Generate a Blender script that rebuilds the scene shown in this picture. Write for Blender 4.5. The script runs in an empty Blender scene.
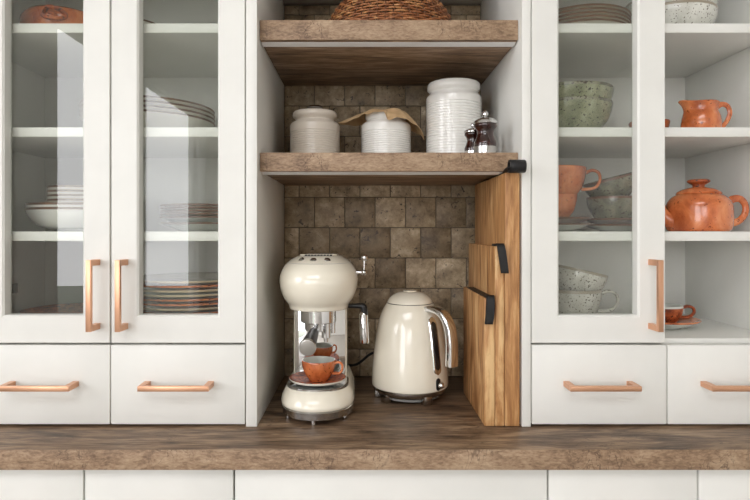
import bpy, bmesh, math, random
from mathutils import Vector, Matrix
random.seed(7)
PI = math.pi
COL = bpy.context.scene.collection
CT = 0.9            # worktop height
E = CT + 0.363      # eye height
YB = 0.365          # tiled wall face

# ------------------------------------------------------------------ materials
def srgb(r, g, b):
    f = lambda c: (c/255/12.92) if c/255 <= 0.04045 else ((c/255+0.055)/1.055)**2.4
    return (f(r), f(g), f(b), 1)

def new_mat(name):
    m = bpy.data.materials.new(name); m.use_nodes = True
    nt = m.node_tree
    b = nt.nodes['Principled BSDF']
    return m, nt, b

def N(nt, typ, **kw):
    n = nt.nodes.new(typ)
    for k, v in kw.items():
        if hasattr(n, k): setattr(n, k, v)
        else: n.inputs[k].default_value = v
    return n

def ramp(nt, stops):
    r = nt.nodes.new('ShaderNodeValToRGB')
    e = r.color_ramp.elements
    while len(e) > 1: e.remove(e[0])
    e[0].position = stops[0][0]; e[0].color = stops[0][1]
    for p, c in stops[1:]:
        x = e.new(p); x.color = c
    return r

def plain(name, col, rough=0.4, metal=0.0, coat=0.0, bump=0.0, spec=0.5):
    m, nt, b = new_mat(name)
    tc = N(nt, 'ShaderNodeTexCoord')
    nz = N(nt, 'ShaderNodeTexNoise', Scale=9.0, Detail=3.0)
    nt.links.new(tc.outputs['Object'], nz.inputs['Vector'])
    c2 = tuple(c*0.94 for c in col[:3]) + (1,)
    r = ramp(nt, [(0.3, c2), (0.7, col)])
    nt.links.new(nz.outputs['Fac'], r.inputs['Fac'])
    nt.links.new(r.outputs['Color'], b.inputs['Base Color'])
    b.inputs['Roughness'].default_value = rough
    b.inputs['Metallic'].default_value = metal
    b.inputs['Coat Weight'].default_value = coat
    b.inputs['Coat Roughness'].default_value = 0.08
    b.inputs['Specular IOR Level'].default_value = spec
    if bump:
        n2 = N(nt, 'ShaderNodeTexNoise', Scale=60.0, Detail=4.0)
        nt.links.new(tc.outputs['Object'], n2.inputs['Vector'])
        bp = N(nt, 'ShaderNodeBump', Strength=bump, Distance=0.002)
        nt.links.new(n2.outputs['Fac'], bp.inputs['Height'])
        nt.links.new(bp.outputs['Normal'], b.inputs['Normal'])
    return m

def wood(name, axis, cols, scale=1.0, rough=0.5, bump=0.3, contrast=1.0, crack=None, offset=(0, 0, 0), al=(1.6, 9, 4), ac=(14, 190, 45), dist=1.4, cth=(0.50, 0.62), cm=(11, 26), cw=0.012):
    """cols: dark, mid, light. grain runs along axis (0,1,2)."""
    m, nt, b = new_mat(name)
    tc = N(nt, 'ShaderNodeTexCoord')
    def mp(along, across):
        q = N(nt, 'ShaderNodeMapping')
        s = [across*scale]*3; s[axis] = along*scale
        q.inputs['Scale'].default_value = s
        q.inputs['Location'].default_value = offset
        nt.links.new(tc.outputs['Object'], q.inputs['Vector'])
        return q
    a1 = mp(al[0], ac[0])
    n1 = N(nt, 'ShaderNodeTexNoise', Scale=1.0, Detail=6.0, Roughness=0.6, Distortion=dist)
    nt.links.new(a1.outputs[0], n1.inputs['Vector'])
    a2 = mp(al[1], ac[1])
    n2 = N(nt, 'ShaderNodeTexNoise', Scale=1.0, Detail=4.0, Roughness=0.65)
    nt.links.new(a2.outputs[0], n2.inputs['Vector'])
    a3 = mp(al[2], ac[2])
    n3 = N(nt, 'ShaderNodeTexNoise', Scale=1.0, Detail=5.0, Roughness=0.6, Distortion=0.8)
    nt.links.new(a3.outputs[0], n3.inputs['Vector'])
    add = N(nt, 'ShaderNodeMath', operation='MULTIPLY_ADD'); add.inputs[1].default_value = 0.35
    nt.links.new(n2.outputs['Fac'], add.inputs[0])
    sc = N(nt, 'ShaderNodeMath', operation='MULTIPLY_ADD'); sc.inputs[1].default_value = 0.45
    nt.links.new(n3.outputs['Fac'], sc.inputs[0])
    s0 = N(nt, 'ShaderNodeMath', operation='MULTIPLY'); s0.inputs[1].default_value = 0.55
    nt.links.new(n1.outputs['Fac'], s0.inputs[0])
    nt.links.new(s0.outputs[0], sc.inputs[2])
    nt.links.new(sc.outputs[0], add.inputs[2])
    w = 0.17/contrast
    r = ramp(nt, [(0.675-w, cols[0]), (0.675, cols[1]), (0.675+w, cols[2])])
    nt.links.new(add.outputs[0], r.inputs['Fac'])
    out = r.outputs['Color']
    hgt = n3.outputs['Fac']
    if crack:
        a4 = mp(*cm)
        v = N(nt, 'ShaderNodeTexNoise', Scale=1.0, Detail=3.0, Roughness=0.5, Distortion=2.5)
        nt.links.new(a4.outputs[0], v.inputs['Vector'])
        d = N(nt, 'ShaderNodeMath', operation='SUBTRACT'); d.inputs[1].default_value = 0.5
        nt.links.new(v.outputs['Fac'], d.inputs[0])
        ab = N(nt, 'ShaderNodeMath', operation='ABSOLUTE')
        nt.links.new(d.outputs[0], ab.inputs[0])
        cr = ramp(nt, [(0.0, (1, 1, 1, 1)), (cw, (0, 0, 0, 1))])
        nt.links.new(ab.outputs[0], cr.inputs['Fac'])
        msk = N(nt, 'ShaderNodeTexNoise', Scale=7.0, Detail=2.0)
        nt.links.new(tc.outputs['Object'], msk.inputs['Vector'])
        mr = ramp(nt, [(cth[0], (0, 0, 0, 1)), (cth[1], (1, 1, 1, 1))])
        nt.links.new(msk.outputs['Fac'], mr.inputs['Fac'])
        mm = N(nt, 'ShaderNodeMath', operation='MULTIPLY')
        nt.links.new(cr.outputs['Color'], mm.inputs[0]); nt.links.new(mr.outputs['Color'], mm.inputs[1])
        mx = N(nt, 'ShaderNodeMix', data_type='RGBA')
        m2 = N(nt, 'ShaderNodeMath', operation='MULTIPLY'); m2.inputs[1].default_value = 0.75
        nt.links.new(mm.outputs[0], m2.inputs[0])
        nt.links.new(m2.outputs[0], mx.inputs[0])
        nt.links.new(out, mx.inputs[6]); mx.inputs[7].default_value = crack
        out = mx.outputs[2]
    nt.links.new(out, b.inputs['Base Color'])
    b.inputs['Roughness'].default_value = rough
    bp = N(nt, 'ShaderNodeBump', Strength=bump, Distance=0.0015)
    nt.links.new(n2.outputs['Fac'], bp.inputs['Height'])
    nt.links.new(bp.outputs['Normal'], b.inputs['Normal'])
    return m

def mottled(name, cols, scale=30, rough=0.2, speck=None, speck_scale=140, speck_th=0.70, coat=0.6, stretch=(1, 1, 1)):
    m, nt, b = new_mat(name)
    tc = N(nt, 'ShaderNodeTexCoord')
    q = N(nt, 'ShaderNodeMapping'); q.inputs['Scale'].default_value = stretch
    nt.links.new(tc.outputs['Object'], q.inputs['Vector'])
    n = N(nt, 'ShaderNodeTexNoise', Scale=float(scale), Detail=6.0, Roughness=0.6, Distortion=0.6)
    nt.links.new(q.outputs[0], n.inputs['Vector'])
    r = ramp(nt, [(0.32, cols[0]), (0.5, cols[1]), (0.68, cols[2])])
    nt.links.new(n.outputs['Fac'], r.inputs['Fac'])
    out = r.outputs['Color']
    if speck:
        n2 = N(nt, 'ShaderNodeTexNoise', Scale=float(speck_scale), Detail=2.0)
        nt.links.new(tc.outputs['Object'], n2.inputs['Vector'])
        r2 = ramp(nt, [(speck_th-0.03, (0, 0, 0, 1)), (speck_th, (1, 1, 1, 1))])
        nt.links.new(n2.outputs['Fac'], r2.inputs['Fac'])
        mx = N(nt, 'ShaderNodeMix', data_type='RGBA')
        nt.links.new(r2.outputs['Color'], mx.inputs[0])
        nt.links.new(out, mx.inputs[6]); mx.inputs[7].default_value = speck
        out = mx.outputs[2]
    nt.links.new(out, b.inputs['Base Color'])
    b.inputs['Roughness'].default_value = rough
    b.inputs['Coat Weight'].default_value = coat
    b.inputs['Coat Roughness'].default_value = 0.08
    return m

def tile_mat():
    m, nt, b = new_mat('stone_tile')
    tc = N(nt, 'ShaderNodeTexCoord'); g = N(nt, 'ShaderNodeNewGeometry')
    mul = N(nt, 'ShaderNodeVectorMath', operation='SCALE'); mul.inputs[0].default_value = (17, 5, 29)
    nt.links.new(g.outputs['Random Per Island'], mul.inputs['Scale'])
    ad = N(nt, 'ShaderNodeVectorMath', operation='ADD')
    nt.links.new(tc.outputs['Object'], ad.inputs[0]); nt.links.new(mul.outputs[0], ad.inputs[1])
    n = N(nt, 'ShaderNodeTexNoise', Scale=30.0, Detail=10.0, Roughness=0.74, Distortion=0.1)
    nt.links.new(ad.outputs[0], n.inputs['Vector'])
    r = ramp(nt, [(0.30, srgb(88, 74, 54)), (0.44, srgb(150, 131, 104)), (0.56, srgb(182, 163, 134)), (0.70, srgb(220, 206, 180))])
    nt.links.new(n.outputs['Fac'], r.inputs['Fac'])
    tr = ramp(nt, [(0.0, (0.52, 0.48, 0.42, 1)), (0.5, (0.84, 0.81, 0.76, 1)), (1.0, (1.15, 1.15, 1.15, 1))])
    nt.links.new(g.outputs['Random Per Island'], tr.inputs['Fac'])
    mx = N(nt, 'ShaderNodeMix', data_type='RGBA', blend_type='MULTIPLY'); mx.inputs[0].default_value = 1
    nt.links.new(r.outputs['Color'], mx.inputs[6]); nt.links.new(tr.outputs['Color'], mx.inputs[7])
    # pits
    n2 = N(nt, 'ShaderNodeTexNoise', Scale=85.0, Detail=3.0, Distortion=1.0)
    nt.links.new(ad.outputs[0], n2.inputs['Vector'])
    r2 = ramp(nt, [(0.635, (0, 0, 0, 1)), (0.69, (1, 1, 1, 1))])
    nt.links.new(n2.outputs['Fac'], r2.inputs['Fac'])
    m2 = N(nt, 'ShaderNodeMix', data_type='RGBA')
    nt.links.new(r2.outputs['Color'], m2.inputs[0]); nt.links.new(mx.outputs[2], m2.inputs[6]); m2.inputs[7].default_value = srgb(62, 52, 44)
    nt.links.new(m2.outputs[2], b.inputs['Base Color'])
    b.inputs['Roughness'].default_value = 0.5
    bp = N(nt, 'ShaderNodeBump', Strength=0.5, Distance=0.002)
    nt.links.new(n.outputs['Fac'], bp.inputs['Height']); nt.links.new(bp.outputs['Normal'], b.inputs['Normal'])
    return m

def glass_mat(name, base):
    m = bpy.data.materials.new(name); m.use_nodes = True
    nt = m.node_tree; nt.nodes.clear()
    out = N(nt, 'ShaderNodeOutputMaterial')
    g = N(nt, 'ShaderNodeNewGeometry')
    dot = N(nt, 'ShaderNodeVectorMath', operation='DOT_PRODUCT')
    nt.links.new(g.outputs['Normal'], dot.inputs[0]); nt.links.new(g.outputs['Incoming'], dot.inputs[1])
    ab = N(nt, 'ShaderNodeMath', operation='ABSOLUTE'); nt.links.new(dot.outputs['Value'], ab.inputs[0])
    om = N(nt, 'ShaderNodeMath', operation='SUBTRACT'); om.inputs[0].default_value = 1.0; nt.links.new(ab.outputs[0], om.inputs[1])
    pw = N(nt, 'ShaderNodeMath', operation='POWER'); pw.inputs[1].default_value = 5.0; nt.links.new(om.outputs[0], pw.inputs[0])
    ma = N(nt, 'ShaderNodeMath', operation='MULTIPLY_ADD'); ma.inputs[1].default_value = 1-base; ma.inputs[2].default_value = base
    nt.links.new(pw.outputs[0], ma.inputs[0])
    t = N(nt, 'ShaderNodeBsdfTransparent'); t.inputs['Color'].default_value = (0.955, 0.965, 0.95, 1)
    gl = N(nt, 'ShaderNodeBsdfGlossy'); gl.inputs['Roughness'].default_value = 0.0
    mx = N(nt, 'ShaderNodeMixShader')
    nt.links.new(ma.outputs[0], mx.inputs[0]); nt.links.new(t.outputs[0], mx.inputs[1]); nt.links.new(gl.outputs[0], mx.inputs[2])
    nt.links.new(mx.outputs[0], out.inputs['Surface'])
    return m

WHITE = plain('white_lacquer', srgb(236, 236, 231), 0.38)
WALL = plain('white_wall_paint', srgb(232, 230, 226), 0.8)
WARMWALL = plain('room_floor_grey', srgb(172, 166, 158), 0.5)
LAWN = plain('lawn_green', srgb(120, 124, 112), 0.9)
TOPWOOD = wood('worktop_oak', 0, (srgb(66, 50, 37), srgb(118, 95, 74), srgb(164, 139, 112)), 1.0, 0.40, 0.5, 1.25, srgb(48, 35, 27), al=(2.6, 22, 9), ac=(11, 210, 60), dist=2.0, cm=(6, 22), cw=0.016)
EDGEWOOD = wood('sawn_oak_edge', 0, (srgb(108, 84, 64), srgb(154, 127, 101), srgb(184, 159, 131)), 1.0, 0.55, 0.6, 1.1, srgb(70, 50, 38), offset=(1.1, 2.3, 0.9),
                al=(12, 130, 60), ac=(22, 330, 150), dist=0.8, cth=(0.48, 0.56), cm=(30, 14), cw=0.022)
SHELFWOOD = wood('shelf_oak', 0, (srgb(90, 68, 50), srgb(142, 114, 89), srgb(184, 157, 130)), 1.1, 0.5, 0.5, 1.3, srgb(66, 48, 38), offset=(3.1, 1.7, 0.4), al=(2.6, 22, 9), ac=(11, 210, 60), dist=2.0)
OAK = [wood('board_oak_%s' % n, 2, (srgb(132, 86, 46), srgb(188, 138, 88), srgb(222, 184, 132)), 1.0, 0.5, 0.3, cnt*1.2, srgb(92, 54, 26), offset=o, al=(3.0, 12, 6), ac=(13, 190, 50), dist=2.4)
       for n, cnt, o in (('tall', 0.9, (0, 0, 0)), ('middle', 1.1, (5.3, 2.2, 1.1)), ('short', 1.2, (9.1, 4.2, 7.3)))]
COPPER = plain('brushed_copper', srgb(226, 176, 144), 0.36, 1.0)
CHROME = plain('chrome', (0.72, 0.72, 0.72, 1), 0.07, 1.0)
MIRROR = plain('polished_steel', (0.86, 0.86, 0.85, 1), 0.03, 1.0)
STEEL = plain('satin_steel', (0.50, 0.49, 0.47, 1), 0.22, 1.0)
LEDM = plain('frosted_strip_cover', (0.90, 0.90, 0.90, 1), 0.5, 0.0)
CREAM = plain('cream_enamel', srgb(244, 238, 221), 0.16, 0.0, 0.7)
BLACK = plain('black_plastic', srgb(22, 22, 23), 0.35)
LEATHER = plain('black_leather', srgb(20, 19, 20), 0.5, bump=0.4)
RUBBER = plain('black_rubber', srgb(14, 14, 14), 0.7)
TILE = tile_mat()
GROUT = plain('dark_grout', srgb(98, 88, 76), 0.9)
GLASS = glass_mat('clear_door_glass', 0.052)
DARKGLASS = plain('smoked_gauge_glass', srgb(28, 30, 32), 0.06, 0, 0.8)
CERAM = plain('white_stoneware', srgb(238, 237, 232), 0.18, 0, 0.8)
CERAMW = plain('warm_white_stoneware', srgb(214, 205, 192), 0.28, 0, 0.4)
PORC = plain('glazed_porcelain', srgb(226, 222, 210), 0.18, 0, 0.5)
BROWNRIM = plain('brown_rim_glaze', srgb(108, 72, 44), 0.3, 0, 0.3)
TANP = plain('cream_tan_glaze', srgb(206, 184, 150), 0.3, 0, 0.3)
SOFTRIM = plain('soft_grey_rim', srgb(158, 148, 130), 0.3, 0, 0.3)
GREYIN = plain('greyed_white_glaze', srgb(206, 208, 200), 0.2, 0, 0.5)
TERRA = mottled('orange_glaze', (srgb(160, 74, 36), srgb(206, 114, 64), srgb(226, 144, 92)), 22, 0.2, srgb(120, 54, 26), 150, 0.69)
TERRADARK = mottled('rust_speckled_glaze', (srgb(96, 40, 20), srgb(164, 78, 38), srgb(196, 112, 62)), 60, 0.5, srgb(52, 26, 18), 150, 0.62, coat=0.0)
GREEN = mottled('sage_glaze', (srgb(96, 100, 72), srgb(140, 144, 112), srgb(176, 178, 150)), 18, 0.16, srgb(56, 46, 36), 210, 0.64)
OLIVE = mottled('olive_grey_glaze', (srgb(82, 82, 66), srgb(122, 120, 100), srgb(156, 154, 132)), 22, 0.18, srgb(60, 48, 36), 160, 0.63)
SPECK = mottled('speckled_white_glaze', (srgb(184, 180, 168), srgb(206, 203, 192), srgb(222, 220, 210)), 16, 0.2, srgb(98, 88, 74), 260, 0.645)
SPECKGREY = mottled('speckled_grey_white_glaze', (srgb(196, 196, 186), srgb(216, 216, 208), srgb(230, 230, 222)), 16, 0.18, srgb(120, 112, 100), 240, 0.65)
WICKER = mottled('woven_rattan', (srgb(92, 50, 26), srgb(158, 98, 56), srgb(206, 154, 100)), 34, 0.45, coat=0.1)
WICKERD = mottled('dark_rattan', (srgb(60, 34, 20), srgb(98, 60, 36), srgb(140, 92, 58)), 40, 0.5, coat=0.1)
PAPER = mottled('kraft_paper', (srgb(180, 146, 104), srgb(204, 172, 130), srgb(220, 192, 150)), 24, 0.75, coat=0.0)
MILLWOOD = mottled('dark_mahogany', (srgb(26, 10, 8), srgb(46, 18, 13), srgb(80, 34, 22)), 30, 0.15, coat=0.8, stretch=(1, 1, .3))
SEAM = plain('dark_seam', srgb(84, 78, 70), 0.4)
GREYPL = plain('grey_plastic', srgb(150, 150, 148), 0.4)

# ------------------------------------------------------------------ mesh helpers
def link(o, parent=None, loc=None, rot=None):
    COL.objects.link(o)
    if parent is not None: o.parent = parent
    if loc is not None: o.location = loc
    if rot is not None: o.rotation_euler = rot
    return o

def obj(name, bm, mats, parent=None, loc=None, rot=None, ang=38, recalc=True):
    if not isinstance(mats, (list, tuple)): mats = [mats]
    if recalc: bmesh.ops.recalc_face_normals(bm, faces=bm.faces)
    me = bpy.data.meshes.new(name); bm.to_mesh(me); bm.free()
    for m in mats: me.materials.append(m)
    for p in me.polygons: p.use_smooth = True
    me.set_sharp_from_angle(angle=math.radians(ang))
    o = bpy.data.objects.new(name, me)
    return link(o, parent, loc, rot)

def empty(name, loc, rz=0):
    o = bpy.data.objects.new(name, None); o.empty_display_size = 0.05
    return link(o, None, loc, (0, 0, rz))

def tag(o, label, cat, group=None):
    o['label'] = label; o['category'] = cat
    if group: o['group'] = group
    return o

def struct(o):
    o['kind'] = 'structure'; return o

def dup(o, parent=None):
    c = o.copy(); COL.objects.link(c)
    if parent is not None:
        c.parent = parent; c.matrix_parent_inverse = o.matrix_parent_inverse
    for ch in [x for x in bpy.data.objects if x.parent is o]:
        dup(ch, c)
    return c

def BM(): return bmesh.new()

def box(bm, x0, x1, y0, y1, z0, z1, bev=0.0, mi=0, seg=2):
    vs = [bm.verts.new((x, y, z)) for x in (x0, x1) for y in (y0, y1) for z in (z0, z1)]
    idx = [(0, 1, 3, 2), (4, 6, 7, 5), (0, 4, 5, 1), (2, 3, 7, 6), (0, 2, 6, 4), (1, 5, 7, 3)]
    fs = [bm.faces.new([vs[i] for i in f]) for f in idx]
    for f in fs: f.material_index = mi
    if bev:
        ed = list({e for f in fs for e in f.edges})
        r = bmesh.ops.bevel(bm, geom=ed, offset=bev, segments=seg, affect='EDGES', profile=0.5)
        for f in r['faces']: f.material_index = mi
    return bm

def front_edge(bm):
    bm.normal_update()
    for f in bm.faces:
        if f.normal.y < -0.6: f.material_index = 1
    return bm

def loft(bm, rings, cap0=True, cap1=True, mi=0, closed=False, mis=None):
    rv = [[bm.verts.new(p) for p in r] for r in rings]
    n = len(rv[0]); m = len(rv)
    for k in range(m if closed else m-1):
        a, b = rv[k], rv[(k+1) % m]
        for i in range(n):
            f = bm.faces.new((a[i], a[(i+1) % n], b[(i+1) % n], b[i]))
            f.material_index = mis[k] if mis else mi
    if not closed:
        if cap0: bm.faces.new(rv[0][::-1]).material_index = mis[0] if mis else mi
        if cap1: bm.faces.new(rv[-1]).material_index = mis[-1] if mis else mi
    return bm

def lathe(bm, prof, n=56, mis=None, mi=0, c=(0, 0, 0)):
    """prof [(r,z)]; r==0 at ends closes on the axis."""
    rings = []
    for r, z in prof:
        if r < 1e-6: rings.append([bm.verts.new((c[0], c[1], c[2]+z))])
        else: rings.append([bm.verts.new((c[0]+r*math.cos(2*PI*i/n), c[1]+r*math.sin(2*PI*i/n), c[2]+z)) for i in range(n)])
    for k in range(len(rings)-1):
        a, b = rings[k], rings[k+1]
        q = mis[k] if mis else mi
        for i in range(n):
            j = (i+1) % n
            if len(a) == 1 and len(b) == 1: continue
            if len(a) == 1: f = bm.faces.new((a[0], b[i], b[j]))
            elif len(b) == 1: f = bm.faces.new((a[i], a[j], b[0]))
            else: f = bm.faces.new((a[i], a[j], b[j], b[i]))
            f.material_index = q
    return bm

def cr(pts, sub=5):
    """Catmull-Rom through tuples"""
    out = []
    P = [Vector(p) for p in pts]
    for i in range(len(P)-1):
        p0 = P[i-1] if i else P[0]*2-P[1]
        p3 = P[i+2] if i+2 < len(P) else P[-1]*2-P[-2]
        for s in range(sub):
            t = s/sub
            out.append(0.5*((2*P[i])+(P[i+1]-p0)*t+(2*p0-5*P[i]+4*P[i+1]-p3)*t*t+(3*P[i]-p0-3*P[i+1]+p3)*t**3))
    out.append(P[-1])
    return out

def tube(bm, pts, rad, n=12, mi=0, flat=1.0, sub=0, up=(0, 0, 1)):
    """sweep; rad number or list; flat squashes along the second frame axis."""
    if sub:
        if isinstance(rad, (list, tuple)):
            rr = cr([(r, 0, 0) for r in rad], sub); rad = [max(v.x, 1e-4) for v in rr]
        pts = cr(pts, sub)
    P = [Vector(p) for p in pts]
    if not isinstance(rad, (list, tuple)): rad = [rad]*len(P)
    rings = []
    prev = None
    for i, p in enumerate(P):
        t = (P[min(i+1, len(P)-1)]-P[max(i-1, 0)]).normalized()
        if prev is None:
            u = Vector(up)
            if abs(u.dot(t)) > 0.95: u = Vector((1, 0, 0))
            a = (u-t*u.dot(t)).normalized()
        else:
            a = (prev-t*prev.dot(t)).normalized()
        prev = a; b = t.cross(a)
        rings.append([p+a*rad[i]*math.cos(2*PI*k/n)+b*rad[i]*flat*math.sin(2*PI*k/n) for k in range(n)])
    return loft(bm, rings, mi=mi)

def ribbon(bm, pts, w, t, axis=(1, 0, 0), sub=4, mi=0):
    """strap: path pts, width along axis, thickness t"""
    P = cr(pts, sub) if sub else [Vector(p) for p in pts]
    ax = Vector(axis).normalized()
    rings = []
    for i, p in enumerate(P):
        d = (P[min(i+1, len(P)-1)]-P[max(i-1, 0)]).normalized()
        nrm = d.cross(ax).normalized()
        rings.append([p+ax*w/2+nrm*t/2, p-ax*w/2+nrm*t/2, p-ax*w/2-nrm*t/2, p+ax*w/2-nrm*t/2])
    return loft(bm, rings)

def sphere(bm, c, r, mi=0, sc=(1, 1, 1), n=20):
    prof = [(r*math.sin(PI*k/12), -r*math.cos(PI*k/12)) for k in range(13)]
    prof[0] = (0, -r); prof[-1] = (0, r)
    m0 = len(bm.verts)
    lathe(bm, prof, n, mi=mi)
    bm.verts.ensure_lookup_table()
    for v in bm.verts[m0:]:
        v.co = Vector((v.co.x*sc[0]+c[0], v.co.y*sc[1]+c[1], v.co.z*sc[2]+c[2]))
    return bm

def cyl(bm, c, r, h, n=32, mi=0, bev=0.0, r2=None):
    r2 = r if r2 is None else r2
    b = bev
    prof = [(0, 0), (r-b, 0), (r, b), (r2, h-b), (r2-b, h), (0, h)] if b else [(0, 0), (r, 0), (r2, h), (0, h)]
    return lathe(bm, prof, n, mi=mi, c=c)

# ------------------------------------------------------------------ room shell
RX0, RX1, RY0, RH = -2.4, 3.0, -7.7, 3.1
def slab(name, x0, x1, y0, y1, z0, z1, m):
    return struct(obj(name, box(BM(), x0, x1, y0, y1, z0, z1), m))

slab('floor', RX0-0.15, RX1+0.15, RY0-0.15, 0.56, -0.1, 0, WARMWALL)
SK = (-1.7, 0.3, -3.3, -2.0)     # unseen skylight, added to bring in light from above
bm = BM()
box(bm, RX0-0.15, SK[0], RY0-0.15, 0.56, RH, RH+0.1); box(bm, SK[1], RX1+0.15, RY0-0.15, 0.56, RH, RH+0.1)
box(bm, SK[0], SK[1], RY0-0.15, SK[2], RH, RH+0.1); box(bm, SK[0], SK[1], SK[3], 0.56, RH, RH+0.1)
struct(obj('ceiling', bm, WALL))
slab('wall_back', RX0-0.15, RX1+0.15, YB+0.03, 0.56, 0, RH, WALL)
slab('wall_right', RX1, RX1+0.15, RY0-0.15, YB+0.03, 0, RH, WALL)

def wall_with_holes(name, fixed0, fixed1, a0, a1, holes, along='y'):
    """a wall from boxes around rectangular holes (lo, hi, z0, z1) along one axis"""
    bm = BM()
    def b(l, h, z0, z1):
        if h-l < 1e-4 or z1-z0 < 1e-4: return
        if along == 'y': box(bm, fixed0, fixed1, l, h, z0, z1)
        else: box(bm, l, h, fixed0, fixed1, z0, z1)
    cur = a0
    for (l, h, z0, z1) in sorted(holes):
        b(cur, l, 0, RH); b(l, h, 0, z0); b(l, h, z1, RH); cur = h
    b(cur, a1, 0, RH)
    return struct(obj(name, bm, WALL))

# patio door on the left (its reflection shows in the cabinet glass), a left window, an added rear window
PD = (-7.30, -3.41, 0.02, 2.97)
W1 = (-2.1, -0.8, 1.2, 2.6)
wall_with_holes('wall_left', RX0-0.15, RX0, RY0-0.15, YB+0.03, [PD, W1], 'y')
W3 = (-2.1, 0.3, 1.6, 2.9)  # unseen rear window, added to light the cabinet fronts
wall_with_holes('wall_front', RY0-0.15, RY0, RX0, RX1, [W3], 'x')

def window(name, x0, x1, y0, y1, z0, z1, plane):
    bm = BM(); f = 0.03
    if plane == 'x':
        for (a, b_, c, d) in ((y0, y0+f, z0, z1), (y1-f, y1, z0, z1), (y0, y1, z0, z0+f), (y0, y1, z1-f, z1)):
            box(bm, x0, x1, a, b_, c, d)
    else:
        for (a, b_, c, d) in ((x0, x0+f, z0, z1), (x1-f, x1, z0, z1), (x0, x1, z0, z0+f), (x0, x1, z1-f, z1)):
            box(bm, a, b_, y0, y1, c, d)
    return struct(obj(name, bm, WALL))
window('window_1', RX0-0.12, RX0-0.06, W1[0], W1[1], W1[2], W1[3], 'x')
window('door_1', RX0-0.12, RX0-0.06, PD[0], PD[1], PD[2], PD[3], 'x')
bm = BM()
for (a, b_, c, d) in ((SK[0], SK[0]+.03, SK[2], SK[3]), (SK[1]-.03, SK[1], SK[2], SK[3]), (SK[0], SK[1], SK[2], SK[2]+.03), (SK[0], SK[1], SK[3]-.03, SK[3])): box(bm, a, b_, c, d, RH+0.03, RH+0.09)
struct(obj('added_skylight', bm, WALL))
window('added_rear_window', W3[0], W3[1], RY0-0.12, RY0-0.06, W3[2], W3[3], 'y')
struct(obj('ground', box(BM(), -14, RX0-0.16, -12.3, 2, -0.12, -0.02), LAWN))

# tiled splashback in the niche
NX0, NX1 = -0.1944, 0.2963
bm = BM()
T = 0.0757
zrow = E + (231-197.2)/401.6       # a joint line
z = zrow - 6*T; row = 0
rows = []
while z < E+0.57:
    rows.append(z); z += T
for k, z in enumerate(rows):
    odd = (k - 5) % 2
    x = -0.1944 + (T*0.5 if odd == 1 else 0) - T + 0.0
    while x < NX1:
        a, b_ = max(x, NX0+0.0005)+0.0009, min(x+T, NX1-0.0005)-0.0009
        z0, z1 = max(z, CT+0.001)+0.0009, min(z+T, E+0.563)-0.0009
        if b_-a > 0.006 and z1-z0 > 0.006:
            d = random.uniform(-0.0006, 0.0006)
            box(bm, a, b_, YB+d, YB+0.010, z0, z1, 0.0013, 0, 2)
        x += T
box(bm, NX0+0.0005, NX1-0.0005, YB+0.0022, YB+0.028, CT+0.001, E+0.563, 0, 1)
struct(obj('wall_back_tiles', bm, [TILE, GROUT]))
struct(obj('trim_1', box(BM(), NX0+0.0005, NX1-0.0005, 0.03, YB+0.028, E+0.566, E+0.60, 0.001), WHITE))

# ------------------------------------------------------------------ worktop and base units
w = obj('worktop', front_edge(box(BM(), -1.05, 1.05, -0.109, 0.372, -0.0345, 0, 0.0012)), [TOPWOOD, EDGEWOOD], None, (0, 0.0, CT))
tag(w, 'long brown wood-grain worktop running the full width under the cabinets', 'worktop')

fx = [(62-300-362)/588.2, (84-150-362)/588.2, (84-362)/588.2, (234-362)/588.2, (548-362)/588.2, (698-362)/588.2, (848-362)/588.2]
base_labels = ['white base cabinet at far left edge below the worktop', 'white base cabinet under the double-door cabinet, second drawer front from left',
               'wide white base cabinet below the coffee machine and kettle', 'white base cabinet below the right-hand glass door, right of the wide one',
               'white base cabinet at far right edge below the worktop']
for i in range(5):
    x0, x1 = fx[i+1], fx[i+2]
    root = empty('base_cabinet', ((x0+x1)/2, 0.15, 0))
    tag(root, base_labels[i], 'cabinet')
    hw = (x1-x0)/2
    bm = BM()
    box(bm, -hw+0.0006, hw-0.0006, -0.215, 0.215, 0.10, CT-0.036)
    box(bm, -hw+0.0006, hw-0.0006, -0.14, 0.215, 0.0, 0.10)
    obj('carcass', bm, WHITE, root)
    d = obj('drawer', box(BM(), -hw+0.0018, hw-0.0018, -0.237, -0.2155, CT-0.205, CT-0.0385, 0.001), WHITE, root)
    obj('handle', box(box(box(BM(), -0.07, 0.07, -0.270, -0.259, -0.006, 0.006, 0.001), -0.07, -0.059, -0.260, -0.2365, -0.006, 0.006), 0.059, 0.07, -0.260, -0.2365, -0.006, 0.006), COPPER, d, (0, 0, CT-0.13))
    obj('door', box(BM(), -hw+0.0018, hw-0.0018, -0.237, -0.2155, 0.10, CT-0.209, 0.001), WHITE, root)

# ------------------------------------------------------------------ glass cabinets
def rect(x0, x1, y, z0, z1):
    return [(x0, y, z0), (x1, y, z0), (x1, y, z1), (x0, y, z1)]

def door_mesh(w_, z0, z1, stile=0.0505, rail=0.0515, t=0.024):
    """frame with square recess; local x from 0..w_"""
    bm = BM(); c = 0.0012; g = 0.0035
    o = lambda k: (k, w_-k, z0+k, z1-k)
    rings = []
    for (ins, y) in ((0, t), (0, c), (c, 0)):
        rings.append(rect(ins, w_-ins, y, z0+ins, z1-ins))
    for (ins, y) in ((0, 0), (g, g), (g, t)):
        rings.append(rect(stile+ins-g, w_-stile-ins+g, y, z0+rail+ins-g, z1-rail-ins+g))
    return loft(bm, rings, closed=True)

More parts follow.
